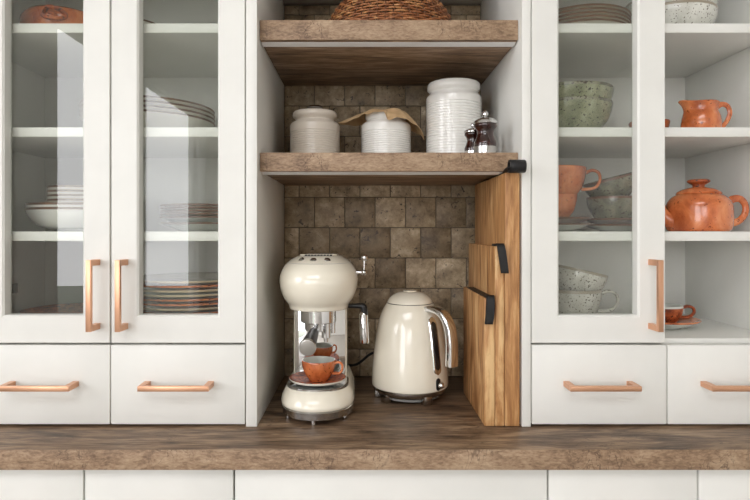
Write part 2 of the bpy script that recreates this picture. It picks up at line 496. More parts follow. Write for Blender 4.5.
def handle_mesh(vertical, L):
    bm = BM(); s = 0.0047; h = L/2
    def b(a0, a1, y0, y1, bev):
        if vertical: box(bm, -s, s, y0, y1, a0, a1, bev)
        else: box(bm, a0, a1, y0, y1, -s, s, bev)
    b(-h, h, -0.0375, -0.0295, 0.0006)
    b(-h, -h+0.0105, -0.0300, 0.0008, 0)
    b(h-0.0105, h, -0.0300, 0.0008, 0)
    return bm

HV = handle_mesh(True, 0.1285); HH = handle_mesh(False, 0.1275)
def make_handle(vertical, parent, loc):
    o = obj('handle', (HV if vertical else HH).copy(), COPPER, parent, loc)
    return o

def cabinet(xl, xr, label, left_end, doors, dseam):
    cx = (xl+xr)/2; hw = (xr-xl)/2; th = 0.016
    root = empty('display_cabinet', (cx, 0.19, CT)); tag(root, label, 'cabinet')
    Y = lambda y: y-0.19
    R = E-CT
    bm = BM()
    ztop = R+0.60
    yb = 0.35
    box(bm, -hw, -hw+th, Y(0.0245), Y(YB+0.028), 0.0005, ztop, 0.0004)
    box(bm, hw-th, hw, Y(0.0245), Y(YB+0.028), 0.0005, ztop, 0.0004)
    box(bm, -hw+th, hw-th, Y(0.0255), Y(YB+0.028), R+0.5765, ztop)
    box(bm, -hw+th, hw-th, Y(0.0245), Y(YB+0.028), R-0.2195, R-0.2035, 0.0004)
    box(bm, -hw+th, hw-th, Y(yb), Y(YB+0.028), R-0.2035, R+0.5765)
    box(bm, -hw+th, hw-th, Y(0.06), Y(YB+0.028), 0.0008, 0.012)
    box(bm, -hw+th, hw-th, Y(0.07), Y(0.08), 0.012, R-0.2195)
    obj('carcass', bm, WHITE, root)
    for zt in (0.3955, 0.1975, -0.0010):
        obj('shelf', box(BM(), -hw+th+0.0004, hw-th-0.0004, Y(0.030), Y(yb-0.0005), R+zt-0.0180, R+zt, 0.0008), WHITE, root)
    # end panel facing the niche
    if left_end: e0, e1 = NX1-cx, xl-0.0014-cx
    else: e0, e1 = xr+0.0014-cx, NX0-cx
    obj('end_panel', box(BM(), e0, e1, Y(0.0), Y(YB+0.028), 0.0005, ztop, 0.0008), WHITE, root)
    for (d0, d1, hx) in doors:
        w_ = d1-d0
        d = obj('door', door_mesh(w_, R-0.2075, R+0.597), WHITE, root, (d0-cx, Y(0), 0))
        pane = box(BM(), 0.0485, w_-0.0485, 0.0190, 0.0228, R-0.2075+0.0495, R+0.597-0.0495)
        obj('glass_pane', pane, GLASS, d)
        make_handle(True, d, (hx-d0, 0, R-0.1165))
    m = dseam
    for (d0, d1, hx) in ((xl+0.0008, m-0.0012, None), (m+0.0012, xr-0.0008, None)):
        w_ = d1-d0
        d = obj('drawer', box(BM(), 0, w_, 0, 0.02, 0.0050, R-0.2115, 0.0012), WHITE, root, (d0-cx, Y(0), 0))
        make_handle(False, d, ((-0.5880 if d0 < -0.6 else -0.3380 if d0 < 0 else 0.4366 if d0 < 0.5 else 0.6905)-d0, 0, R-0.2825))
    return root

px = lambda x, y=0.0: (x-362)*(1.06+y)/572.4
LC = cabinet(-0.797, px(245.2), 'white display cabinet with two glazed doors and copper handles, left of the niche', False,
             [(px(-23.6), px(109.6), -0.4895), (px(111.2), px(244.9), -0.4375)], px(110.3))
RC = cabinet(px(531.6), px(800.5), 'white display cabinet right of the niche, one glazed door shut, one side open', True,
             [(px(531.9), px(665.3), 0.5345)], px(667.3))
obj('filler_strip', box(BM(), -0.797-LC.location.x, px(-25)-LC.location.x, -0.19, -0.166, 0.363-0.2075, 0.363+0.597, 0.0008), WHITE, LC)
# steel bracket on the inside wall of the left cabinet
bm = BM()
hxl = -0.781 - LC.location.x
box(bm, hxl-0.0005, hxl+0.003, 0.198-0.19, 0.235-0.19, 0.363-0.140, 0.363-0.118, 0.0008)
box(bm, hxl+0.003, hxl+0.010, 0.205-0.19, 0.212-0.19, 0.363-0.137, 0.363-0.121, 0.001)
obj('bracket', bm, STEEL, LC)

# ------------------------------------------------------------------ niche shelves
for zt, zb, lab in ((0.3995, 0.3615, 'upper brown wood-grain shelf in the niche carrying the rattan basket'),
                    (0.1486, 0.1130, 'lower brown wood-grain shelf in the niche carrying the white jars')):
    s = obj('wall_shelf', front_edge(box(BM(), NX0+0.0008, NX1-0.0008, -0.174, 0.167, zb-zt, 0, 0.0012)), [SHELFWOOD, EDGEWOOD], None, (0, 0.197, E+zt))
    tag(s, lab, 'shelf', None)
    zu = zb-zt
    obj('light_strip', loft(BM(), [[(x, -0.162, zu+0.0004), (x, -0.162, zu-0.0006), (x, -0.149, zu-0.0042), (x, -0.146, zu-0.0042), (x, -0.146, zu+0.0004)] for x in (NX0+0.002, NX1-0.002)]), LEDM, s)

# ------------------------------------------------------------------ cutting boards
def board(name_idx, x0, x1, y0, y1, h, label, strap):
    xc = (x0+x1)/2; t = x1-x0
    bm = BM()
    box(bm, -t/2, t/2, y0, y1, 0, h, 0.0022, 0, 3)
    o = obj('cutting_board', bm, OAK[name_idx], None, (xc, 0, CT+0.0006))
    tag(o, label, 'cutting board')
    obj('strap', strap(h), LEATHER, o)
    return o
def strap_tall(h):
    bm = BM()
    ribbon(bm, [(-0.009, 0.10, h+0.0012), (-0.009, 0.03, h+0.0012), (-0.012, 0.004, h+0.0025), (-0.012, -0.010, h+0.006), (-0.006, -0.020, h+0.010)], 0.010, 0.0018, (1, 0.2, 0.25))
    # rolled loop
    n = 28; rings = []
    for x, s in ((-0.0130, 0.94), (-0.0110, 1.0), (0.004, 1.0), (0.015, 0.97), (0.0165, 0.90)):
        rings.append([(x, -0.024+0.012*s*math.cos(2*PI*k/n), h+0.0085+0.0122*s*math.sin(2*PI*k/n)) for k in range(n)])
    for x, s in ((0.0165, 0.72), (-0.0130, 0.74)):
        rings.append([(x, -0.024+0.012*s*math.cos(2*PI*k/n), h+0.0085+0.0122*s*math.sin(2*PI*k/n)) for k in range(n)])
    loft(bm, rings, closed=True)
    return bm
def strap_mid(h):
    bm = BM()
    ribbon(bm, [(-0.001, 0.035, h+0.0012), (-0.001, 0.008, h+0.0014), (0.0, -0.003, h+0.0012), (0.0015, -0.0055, h-0.010), (0.004, -0.006, h-0.028), (0.0065, -0.0075, h-0.046)], 0.0140, 0.0022)
    ribbon(bm, [(0.0065, -0.0075, h-0.046), (0.006, -0.011, h-0.047), (0.0035, -0.0115, h-0.028), (0.001, -0.0105, h-0.008), (-0.001, -0.004, h+0.0038), (-0.001, 0.006, h+0.0034), (-0.001, 0.03, h+0.0034)], 0.0140, 0.0022)
    return bm
def strap_short(h):
    bm = BM()
    ribbon(bm, [(0.0, 0.19, h+0.0012), (0.0, 0.1, h+0.0012), (0.0, 0.010, h+0.0014), (0.0, -0.003, h+0.0012), (-0.001, -0.0055, h-0.012), (-0.002, -0.006, h-0.028), (-0.004, -0.0065, h-0.044)], 0.0140, 0.0022)
    ribbon(bm, [(-0.004, -0.0065, h-0.044), (-0.004, -0.0105, h-0.045), (-0.0015, -0.0115, h-0.028), (-0.0005, -0.0105, h-0.01), (0.0, -0.004, h+0.0038), (0.0, 0.008, h+0.0034)], 0.0145, 0.0022)
    return bm
board(0, 0.2650, 0.2925, 0.0005, 0.283, 0.471, 'tallest oak cutting board standing against the right niche wall, black strap at top', strap_tall)
board(1, 0.2470, 0.2645, 0.0015, 0.268, 0.334, 'middle-height oak cutting board standing between the tallest and the shortest, black strap', strap_mid)
board(2, 0.2270, 0.2465, 0.0010, 0.222, 0.238, 'shortest oak cutting board nearest the kettle with a black leather strap', strap_short)

# ------------------------------------------------------------------ storage jars
def jar_body(r, h_sh, h_neck, h_lip, h_top, r_neck, r_rim, grooves):
    t = 0.005
    pr = [(0, 0), (r*0.9, 0), (r*0.97, 0.003), (r, 0.008)]
    z0, z1 = 0.010, h_sh-0.020
    step = (z1-z0)/grooves
    for k in range(grooves):
        a = z0+k*step
        pr += [(r, a), (r, a+step*0.55), (r-0.0014, a+step*0.72), (r-0.0014, a+step*0.80), (r, a+step*0.97)]
    pr += [(r, h_sh-0.007), (r-0.0012, h_sh-0.0035), (r-0.0045, h_sh), (r_neck+0.001, h_sh+(h_neck-h_sh)*0.6), (r_neck, h_neck),
           (r_neck+0.002, h_neck+0.003), (r_rim-0.001, h_lip), (r_rim, h_lip+(h_top-h_lip)*0.35), (r_rim-0.0005, h_top-0.003), (r_rim-0.003, h_top),
           (r_rim-0.006, h_top-0.002), (r_neck-t, h_neck), (r-t-0.002, h_sh-0.012), (r-t-0.002, 0.008), (0, 0.006)]
    return lathe(BM(), pr, 72)

SH = E+0.1486+0.0006
j1 = empty('storage_jar', (-0.1035, 0.20, SH)); tag(j1, 'squat beige ribbed stoneware jar with lid, leftmost on the lower niche shelf', 'jar')
obj('body', jar_body(0.0545, 0.0870, 0.0935, 0.0995, 0.1110, 0.0415, 0.0490, 12), CERAMW, j1, ang=50)
lid = obj('lid', lathe(BM(), [(0, 0.107), (0.034, 0.107), (0.0375, 0.1085), (0.036, 0.1125), (0.02, 0.1145), (0, 0.1148)], 48), CERAMW, j1)
obj('knob', lathe(BM(), [(0, 0.1142), (0.012, 0.1142), (0.017, 0.118), (0.0185, 0.1215), (0.015, 0.1255), (0, 0.1268)], 32), STEEL, lid)

j2 = empty('storage_jar', (0.0530, 0.20, SH)); tag(j2, 'white ribbed jar capped with crumpled brown paper, middle of the lower niche shelf', 'jar')
obj('body', jar_body(0.0548, 0.0860, 0.0920, 0.0985, 0.1080, 0.0430, 0.047, 12), CERAM, j2, ang=50)
def paper():
    bm = BM(); na, nr = 96, 22
    def rmax(a):
        L = [(0.0, .084), (0.6, .070), (1.57, .085), (2.4, .070), (3.05, .108), (3.6, .070), (4.1, .062), (4.60, .062), (4.74, .072), (5.3, .068), (5.9, .080), (6.2832, .084)]
        for (a0, v0), (a1, v1) in zip(L, L[1:]):
            if a0 <= a <= a1: return v0+(v1-v0)*(a-a0)/(a1-a0)
        return .08
    def drop(a):
        L = [(0.0, .060), (0.6, .030), (1.57, .03), (2.4, .02), (3.05, .021), (3.6, .016), (4.1, .009), (4.62, .008), (4.72, .027), (5.4, .024), (5.9, .040), (6.2832, .060)]
        for (a0, v0), (a1, v1) in zip(L, L[1:]):
            if a0 <= a <= a1: return v0+(v1-v0)*(a-a0)/(a1-a0)
        return .03
    grid = []
    for j in range(nr+1):
        rr = j/nr; ring = []
        for i in range(na):
            a = 2*PI*i/na; R = rmax(a)*rr
            over = max(0, R-0.040)/max(1e-4, rmax(a)-0.040)
            z = 0.1104 + 0.0015*math.sin(5*a+1)*min(1, R/0.04) + 0.005*(1-rr)
            z -= drop(a)*over**1.3
            z += 0.0016*math.sin(9*a+2*rr*3)*over + 0.0010*math.sin(17*a+5*rr)*over
            z += 0.0008*math.sin(90*R+3*a)
            ring.append(bm.verts.new((R*math.cos(a), R*math.sin(a), z)))
        grid.append(ring)
    for j in range(1, nr):
        for i in range(na):
            k = (i+1) % na
            bm.faces.new((grid[j][i], grid[j][k], grid[j+1][k], grid[j+1][i]))
    c = bm.verts.new((0, 0, 0.1154))
    for i in range(na): bm.faces.new((c, grid[1][i], grid[1][(i+1) % na]))
    for v in grid[0]: bm.verts.remove(v)
    bmesh.ops.recalc_face_normals(bm, faces=bm.faces)
    bmesh.ops.solidify(bm, geom=bm.faces[:], thickness=0.0006)
    return bm
obj('paper_cover', paper(), PAPER, j2, ang=22)

j3 = empty('storage_jar', (0.2015, 0.20, SH)); tag(j3, 'tall white ribbed stoneware jar behind the pepper mills on the niche shelf', 'jar')
obj('body', jar_body(0.0605, 0.1470, 0.1535, 0.1585, 0.1735, 0.0520, 0.0580, 20), CERAM, j3, ang=50)

# ------------------------------------------------------------------ mills
def mill(name_label, x, y, r, h, cap):
    root = empty('pepper_mill', (x, y, SH)); tag(root, name_label, 'pepper mill')
    s = h/0.086; q = r/0.0225
    P = lambda L: [(a*q, b*s) for a, b in L]
    obj('base_band', lathe(BM(), P([(0, 0), (0.0215, 0), (0.0228, 0.001), (0.0228, 0.0150), (0.0215, 0.0162), (0, 0.0162)]), 40), STEEL if cap else CHROME, root)
    body = [(v.x, v.y) for v in cr([(a, b, 0) for a, b in P([(0.0222, 0.0160), (0.0219, 0.0225), (0.0188, 0.031), (0.0162, 0.040), (0.0170, 0.047), (0.0205, 0.052), (0.0225, 0.0555), (0.0215, 0.060)])], 4)]
    obj('body', lathe(BM(), [(0, 0.0160*s)]+body+[(0, 0.060*s)], 40), MILLWOOD, root)
    obj('cap', lathe(BM(), P([(0, 0.0595), (0.0235, 0.0595), (0.0243, 0.0612), (0.0235, 0.0645), (0.0185, 0.069), (0.010, 0.0722), (0.0055, 0.0728), (0, 0.0729)]), 40), CHROME, root)
    obj('knob', lathe(BM(), P([(0, 0.0726), (0.004, 0.0726), (0.0035, 0.0745), (0.0062, 0.077), (0.0066, 0.080), (0.005, 0.0835), (0.0025, 0.0855), (0, 0.086)]), 24), CHROME, root)
mill('larger dark wood and silver pepper mill at the right end of the niche shelf', 0.241, 0.0600, 0.0225, 0.086, True)
mill('smaller dark wood and silver mill, just behind the larger one', 0.2255, 0.1015, 0.0178, 0.071, False)

# ------------------------------------------------------------------ rattan basket
bk = empty('rattan_basket', (px(390, 0.19), 0.195, E+0.3995+0.0006)); tag(bk, 'domed brown woven rattan basket on the upper niche shelf', 'basket')
def wick_profile(t):
    pts = [(0.150, 0.004), (0.147, 0.020), (0.137, 0.044), (0.122, 0.070), (0.103, 0.095), (0.078, 0.118), (0.045, 0.134), (0.012, 0.141)]
    f = t*(len(pts)-1); i = min(int(f), len(pts)-2); u = f-i
    return (pts[i][0]*(1-u)+pts[i+1][0]*u, pts[i][1]*(1-u)+pts[i+1][1]*u)
bm = BM(); NR = 56; NS = 26
for k in range(NS):
    t = k/(NS-1)*0.97; R, zz = wick_profile(t); n = NR*4; rings = []
    for i in range(n):
        a = 2*PI*i/n
        o_ = 0.0017*math.cos(a*NR/2*1.0+PI*(k % 2))
        c = Vector(((R+o_)*math.cos(a), (R+o_)*math.sin(a), zz))
        d = Vector((math.cos(a), math.sin(a), 0))
        rings.append([c+d*0.0019*math.cos(2*PI*m/5)+Vector((0, 0, 0.0021*math.sin(2*PI*m/5))) for m in range(5)])
    loft(bm, rings, closed=True)
obj('weave', bm, WICKER, bk, ang=80)
bm = BM()
for i in range(NR):
    a = 2*PI*i/NR
    tube(bm, [((wick_profile(t/9)[0])*math.cos(a), (wick_profile(t/9)[0])*math.sin(a), wick_profile(t/9)[1]) for t in range(10)], 0.0016, 5)
obj('ribs', bm, WICKERD, bk, ang=80)
bm = BM()
tube(bm, [(0.150*math.cos(2*PI*i/64), 0.150*math.sin(2*PI*i/64), 0.0045) for i in range(65)], 0.0045, 8)
obj('rim', bm, WICKERD, bk)
bm = BM()
tube(bm, [(-0.045, 0, 0.134), (-0.04, 0, 0.152), (0, 0, 0.165), (0.04, 0, 0.152), (0.045, 0, 0.134)], 0.005, 8, sub=5)
obj('handle', bm, WICKERD, bk)

# ------------------------------------------------------------------ tableware
ORD = ['topmost', 'second from top', 'third from top', 'fourth from top', 'fifth from top', 'sixth from top', 'seventh from top',
       'eighth from top', 'ninth from top', 'tenth from top', 'eleventh from top']
def plate_mesh(R, h, foot=0.58, t=0.004, rt=0.0038):
    pr = [(0, 0.0015), (R*foot-0.004, 0.0015), (R*foot-0.003, 0), (R*foot, 0), (R*foot+0.003, 0.0022),
          (R*0.80, h*0.45), (R*0.93, h*0.74), (R-0.0018, h-rt), (R, h-0.001), (R-0.001, h),
          (R*0.93, h*0.74+t), (R*0.80, h*0.45+t), (R*foot+0.002, 0.0022+t), (R*foot-0.01, 0.0015+t*0.8), (0, 0.0015+t*0.8)]
    mis = [0]*7 + [2, 2] + [1]*5
    return lathe(BM(), pr, 64, mis=mis)

def stack(spec, x, y, z, where, group, name='plate'):
    """spec bottom to top: (R, h, spacing, materials, look)"""
    n = len(spec)
    cache = {}
    for i, (R, h, sp, mats, look) in enumerate(spec):
        key = (R, h, mats[0].name, mats[1].name)
        if key not in cache:
            o = obj(name, plate_mesh(R, h), list(mats), None, (x, y, z), ang=50); cache[key] = o
        else:
            o = cache[key].copy(); COL.objects.link(o); o.location = (x, y, z)
        pos = 'bottom' if (i == 0 and n > 1) else ORD[n-1-i]
        tag(o, '%s, %s of the stack %s' % (look, pos, where), name.replace('_', ' '), group)
        o.location.x += random.uniform(-1, 1)*0.0012
        z += sp
    return z

CRM = (PORC, PORC, BROWNRIM)
GRN = (GREYIN, GREYIN, BROWNRIM)
ORG = (TERRADARK, TERRA, TERRADARK)
ORC = (TERRA, TERRADARK, TERRA)
Z = {0: E+0.3955+0.0006, 1: E+0.1975+0.0006, 2: E-0.0010+0.0006, 3: E-0.2035+0.0006}

def bowl_mesh(R, h, foot=0.45, mis_in=1, t=0.0026, belly=0.0):
    outer = [(R*foot, 0), (R*foot+0.002, 0.003), (R*0.70, h*0.18), (R*0.87, h*0.42), (R*(0.965+belly), h*0.72), (R, h-0.002)]
    oc = [(v.x, v.y) for v in cr([(a, b, 0) for a, b in outer], 4)]
    inner = [(R-t, h-0.0005), (R*0.955-t, h*0.72), (R*0.86-t, h*0.42+t*.5), (R*0.68-t, h*0.18+t), (R*foot-t, 0.003+t)]
    ic = [(v.x, v.y) for v in cr([(a, b, 0) for a, b in inner], 3)]
    pr = [(0, 0.002), (R*foot-0.004, 0.002)]+oc+[(R-0.0008, h), (R-t+0.001, h+0.0002)]+ic+[(0, 0.003+t)]
    mis = [0]*len(oc) + [2, 2, 2] + [1]*(len(ic)+1)
    mis = mis[:len(pr)-1]
    return lathe(BM(), pr, 64, mis=mis)

def cup_thing(name, label, cat, loc, R, h, mats, hang, hscale=1.0, foot=0.5, rot=None, group=None, belly=0.0):
    root = empty(name, loc); tag(root, label, cat, group)
    obj('body', bowl_mesh(R, h, foot, belly=belly), list(mats), root, ang=50)
    if hscale:
        bm = BM(); c, s = math.cos(hang), math.sin(hang)
        P = [(R*0.985, h*0.86), (R+0.011*hscale, h*0.93), (R+0.022*hscale, h*0.84), (R+0.0235*hscale, h*0.60), (R+0.014*hscale, h*0.40), (R*0.86, h*0.36)]
        tube(bm, [(a*c, a*s, b) for a, b in P], [0.0036*hscale**.5, 0.0032*hscale**.5, 0.003*hscale**.5, 0.003*hscale**.5, 0.0032*hscale**.5, 0.0036*hscale**.5], 10, sub=5, flat=1.4)
        obj('handle', bm, mats[0], root)
    if rot: root.rotation_euler = rot
    return root

# left cabinet -------------------------------------------------------
# top shelf: orange casserole under a flat dish
cs = empty('casserole_dish', (px(66, 0.165), 0.165, Z[0])); tag(cs, 'round orange glazed dish with a looped handle on the left cabinet top shelf', 'dish')
prf = [(v.x, v.y) for v in cr([(0.062, 0), (0.078, 0.006), (0.0865, 0.025), (0.0855, 0.044), (0.081, 0.0535)], 4)]
obj('body', lathe(BM(), [(0, 0.002), (0.058, 0.002)]+prf+[(0.079, 0.0545), (0.077, 0.0535), (0.081, 0.044), (0.082, 0.025), (0.075, 0.012), (0, 0.008)], 64), TERRA, cs, ang=50)
bm = BM()
tube(bm, [(0.000, -0.085, 0.040), (0.014, -0.094, 0.047), (0.033, -0.087, 0.044), (0.040, -0.078, 0.034), (0.028, -0.091, 0.025), (0.010, -0.094, 0.027), (-0.002, -0.087, 0.034)], 0.0042, 10, sub=6)
tube(bm, [(0.010, -0.086, 0.038), (0.018, -0.090, 0.037), (0.026, -0.086, 0.033)], 0.003, 8, sub=4)
obj('handle', bm, TERRADARK, cs)
dsh = obj('plate', plate_mesh(0.0755, 0.013), list(CRM), None, (px(66, 0.165), 0.165, Z[0]+0.0455), (0, math.radians(1.5), 0), ang=50)
tag(dsh, 'small pale plate set inside the orange dish, left cabinet top shelf', 'plate')
stack([(0.052, 0.034, 0.0120, CRM, 'small brown-rimmed bowl')]*4, -0.5110, 0.240, Z[0], 'right of the orange dish, top shelf', 'small bowls beside the orange dish', 'bowl')
# white nested bowls with small bowls in them
wx, wy = px(79, 0.17), 0.175
zz = Z[2]
for i in range(2):
    o = obj('bowl', bowl_mesh(0.104, 0.048, 0.40), list((CERAM, CERAM, BROWNRIM)), None, (wx, wy, zz), ang=50) if i == 0 else None
    if i == 1:
        o = first.copy(); COL.objects.link(o); o.location = (wx+0.001, wy, zz)
    first = o
    tag(o, ('lower' if i == 0 else 'upper')+' of two wide white bowls with brown rims nested in the left cabinet', 'bowl', 'nested white bowls')
    zz += 0.0095
zz = Z[2]+0.0095+0.0082
for i in range(5):
    R = 0.066
    if i == 0:
        o = obj('small_bowl', bowl_mesh(R, 0.040, 0.5), [PORC, PORC, BROWNRIM], None, (wx+0.002, wy, zz), ang=50); sb = o
    else:
        o = sb.copy(); COL.objects.link(o); o.location = (wx+0.002+random.uniform(-.001, .001), wy, zz)
    tag(o, 'small brown-rimmed bowl, %s of the stack inside the wide white bowls' % ('bottom' if i == 0 else ORD[4-i]), 'bowl', 'small bowls stacked in the white bowls')
    zz += 0.0092
stack([(0.11, 0.012, 0.0075, (PORC, TERRADARK, BROWNRIM), 'speckled brown plate')]*4, -0.6180, 0.185, Z[3], 'behind the leftmost door', 'speckled plates behind the leftmost door')
# second column
stack([(0.139, 0.040, 0.0092, CRM, 'wide brown-rimmed plate')]*4,
      -0.4640, 0.192, Z[1], 'on the second shelf, left', 'wide plates on the second shelf')
stack([(0.098, 0.018, 0.0125, GRN, 'pale green-grey plate')]*2+[(0.098, 0.012, 0.0062, CRM, 'brown-rimmed plate')]*4,
      -0.3355, 0.18, Z[2], 'on the third shelf, left', 'brown-rimmed plates on the third shelf')
sp = []
for i in range(11):
    cr_ = i % 3 == 1 or i == 8
    sp.append((0.1305 if cr_ else 0.1285, 0.016, 0.0089, (PORC, PORC, TANP) if cr_ else ORC, 'cream plate' if cr_ else 'rust orange plate'))
stack(sp, -0.3665, 0.178, Z[3], 'behind the second door', 'orange and cream plates on the cabinet floor')

# right cabinet ------------------------------------------------------
stack([(0.100, 0.014, 0.0072, CRM, 'brown-rimmed stoneware plate')]*5, 0.4560, 0.142, Z[0], 'on the right top shelf', 'plates on the right top shelf')
for i, (zz, R) in enumerate(((Z[1], 0.0885), (Z[1]+0.0300, 0.0900))):
    o = obj('salad_bowl', bowl_mesh(R, 0.066, 0.52, belly=0.0), [GREEN, GREEN, OLIVE], None, (0.4345, 0.148, zz), ang=50)
    tag(o, ('upper' if i else 'lower')+' of the two nested sage green bowls behind the right-hand door', 'bowl', 'nested sage green bowls')
pk = cup_thing('cup', 'terracotta pink cup mostly hidden by the door frame beside the green bowls', 'cup', (0.612, 0.16, Z[1]), 0.040, 0.034, [TERRA, GREYIN, TERRADARK], 0.8)
# orange cups on saucer, olive cups on saucer
SAU = (GREYIN, TERRADARK, BROWNRIM)
def saucer(x, y, z, R, mats, label, h=0.016):
    o = obj('saucer', plate_mesh(R, h, 0.5), list(mats), None, (x, y, z), ang=50); tag(o, label, 'saucer'); return o
saucer(0.4085, 0.155, Z[2], 0.0735, (GREYIN, OLIVE, BROWNRIM), 'dark-topped saucer directly under the stacked orange cups', 0.0165).location.z += 0.0125
saucer(0.4085, 0.155, Z[2], 0.0735, SAU, 'pale saucer below the dark-topped one, under the stacked orange cups', 0.0165)
cup_thing('cup', 'lower orange glazed cup of the stacked pair behind the right-hand door', 'cup', (0.4005, 0.155, Z[2]+0.0183), 0.0540, 0.060, [TERRA, GREYIN, TERRA], 2.2, 1.2, 0.55)
cup_thing('cup', 'upper orange glazed cup of the stacked pair, handle to the right', 'cup', (0.4025, 0.150, Z[2]+0.0183+0.0440), 0.0680, 0.070, [TERRA, GREYIN, TERRA], -0.15, 1.15, 0.46)
saucer(0.5560, 0.185, Z[2], 0.0725, (GREYIN, GREYIN, BROWNRIM), 'pale brown-rimmed saucer directly under the two olive green cups', 0.015).location.z += 0.0125
saucer(0.5565, 0.185, Z[2], 0.0725, SAU, 'lower of the two saucers under the olive green cups', 0.015)
cup_thing('cup', 'lower olive green cup, upright on its saucer beside the orange cups', 'cup', (0.5480, 0.185, Z[2]+0.0180), 0.0560, 0.0560, [OLIVE, OLIVE, BROWNRIM], 0.35, 1.0, 0.56, belly=0.02)
cup_thing('cup', 'upper olive green cup tilted on top of the other', 'cup', (0.5500, 0.185, Z[2]+0.0670), 0.0550, 0.050, [OLIVE, OLIVE, BROWNRIM], 0.5, 1.0, 0.5, rot=(0, math.radians(-15), 0), belly=0.02)
# speckled cups on the floor
saucer(0.4520, 0.165, Z[3], 0.072, (SPECK, SPECK, BROWNRIM), 'speckled white saucer under the speckled cups behind the door frame', 0.014)
cup_thing('cup', 'lower speckled off-white cup with loop handle on the right cabinet floor', 'cup', (0.4520, 0.165, Z[3]+0.0055), 0.0570, 0.0750, [SPECK, GREYIN, SOFTRIM], -0.18, 1.35, 0.56, belly=0.02)
cup_thing('cup', 'upper speckled off-white cup tilted on the other, cabinet floor', 'cup', (0.4530, 0.165, Z[3]+0.0620), 0.0575, 0.060, [SPECK, GREYIN, SOFTRIM], 2.6, 1.0, 0.5, rot=(0, math.radians(13), 0), belly=0.02)
# open side: speckled bowls
for i, zz in enumerate((Z[0], Z[0]+0.026)):
    o = obj('bowl', bowl_mesh(0.0880, 0.058, 0.58, belly=0.015), [SPECKGREY, SPECKGREY, SOFTRIM], None, (0.6500, 0.150, zz), ang=50)
    tag(o, ('upper' if i else 'lower')+' of two speckled grey-white bowls, top shelf of the open side', 'bowl', 'speckled bowls in the open cabinet')

def bent(bm, f):
    for v in bm.verts: v.co = Vector(f(v.co))
    return bm
# orange jug
jg = empty('jug', (px(701, 0.10), 0.10, Z[1])); tag(jg, 'small orange glazed jug with spout and loop handle in the open cabinet', 'jug')
jp = [(v.x, v.y) for v in cr([(0.034, 0), (0.0385, 0.006), (0.0415, 0.018), (0.0395, 0.034), (0.0345, 0.047), (0.0345, 0.056), (0.0375, 0.0645)], 5)]
ji = [(v.x, v.y) for v in cr([(0.0345, 0.0645), (0.0312, 0.056), (0.0312, 0.047), (0.036, 0.034), (0.038, 0.018), (0.032, 0.006)], 4)]
bm = lathe(BM(), [(0, 0.001), (0.031, 0.001)]+jp+[(0.0362, 0.0658)]+ji+[(0, 0.005)], 64)
def spout(c):
    a = math.atan2(c.y, c.x); k = max(0, math.cos(a-PI))**7; u = max(0, (c.z-0.035)/0.031)
    s = 1+0.38*k*u**1.5
    return (c.x*s, c.y*s*(1-0.1*k*u), c.z+0.005*k*u)
obj('body', bent(bm, spout), TERRA, jg, ang=50)
bm = BM()
tube(bm, [(0.033, 0, 0.053), (0.045, 0, 0.0625), (0.060, 0, 0.060), (0.0665, 0, 0.044), (0.058, 0, 0.024), (0.046, 0, 0.013), (0.0385, 0, 0.010)], [0.0042, 0.0042, 0.0038, 0.0038, 0.0036, 0.0038, 0.0042], 10, sub=5, flat=1.4, up=(0, 1, 0))
obj('handle', bm, TERRA, jg)
for ch in jg.children: ch.scale = (0.88, 0.88, 0.93)

# orange teapot
tp = empty('teapot', (0.6790, 0.095, Z[2])); tag(tp, 'round orange glazed teapot with lid on the third shelf of the open side', 'teapot')
body = [(v.x, v.y) for v in cr([(0.0545, 0), (0.0585, 0.005), (0.0605, 0.020), (0.0602, 0.042), (0.0590, 0.053), (0.0560, 0.0605), (0.0490, 0.069), (0.0405, 0.0745)], 5)]
obj('body', lathe(BM(), [(0, 0.001), (0.050, 0.001)]+body+[(0.036, 0.073), (0.044, 0.065), (0.049, 0.042), (0.046, 0.012), (0, 0.006)], 72), TERRA, tp, ang=50)
ld = obj('lid', lathe(BM(), [(0, 0.073), (0.0395, 0.073), (0.0415, 0.0755), (0.0395, 0.0790), (0.030, 0.0845), (0.018, 0.0880), (0.011, 0.0890), (0, 0.0892)], 48), TERRA, tp)
obj('knob', lathe(BM(), [(0, 0.0885), (0.0105, 0.0885), (0.0110, 0.0930), (0.0175, 0.0970), (0.0205, 0.0990), (0.0205, 0.1020), (0.017, 0.1040), (0, 0.1045)], 36), [TERRADARK], ld)
bm = BM()
tube(bm, [(0.057, 0, 0.054), (0.068, 0, 0.064), (0.084, 0, 0.065), (0.0945, 0, 0.052), (0.093, 0, 0.034), (0.080, 0, 0.020), (0.059, 0, 0.015)], [0.0062, 0.0058, 0.0052, 0.005, 0.005, 0.0052, 0.0062], 12, sub=5, flat=1.35, up=(0, 1, 0))
obj('handle', bm, TERRA, tp)
bm = BM()
tube(bm, [(-0.050, 0, 0.020), (-0.062, 0, 0.025), (-0.073, 0, 0.041), (-0.077, 0, 0.056), (-0.083, 0, 0.068)], [0.018, 0.0150, 0.0092, 0.0078, 0.0072], 16, sub=5, up=(0, 1, 0))
obj('spout', bm, TERRA, tp)

# orange cup and saucer on open cabinet floor
saucer(0.6370, 0.152, Z[3], 0.0710, (GREYIN, TERRA, TERRA), 'pale saucer with orange rim on the open cabinet floor', 0.019)
cup_thing('cup', 'orange cup with white inside on its saucer, floor of the open cabinet', 'cup', (0.6350, 0.152, Z[3]+0.0060), 0.0405, 0.0410, [TERRADARK, GREYIN, GREYIN], -0.1, 1.0, 0.6)

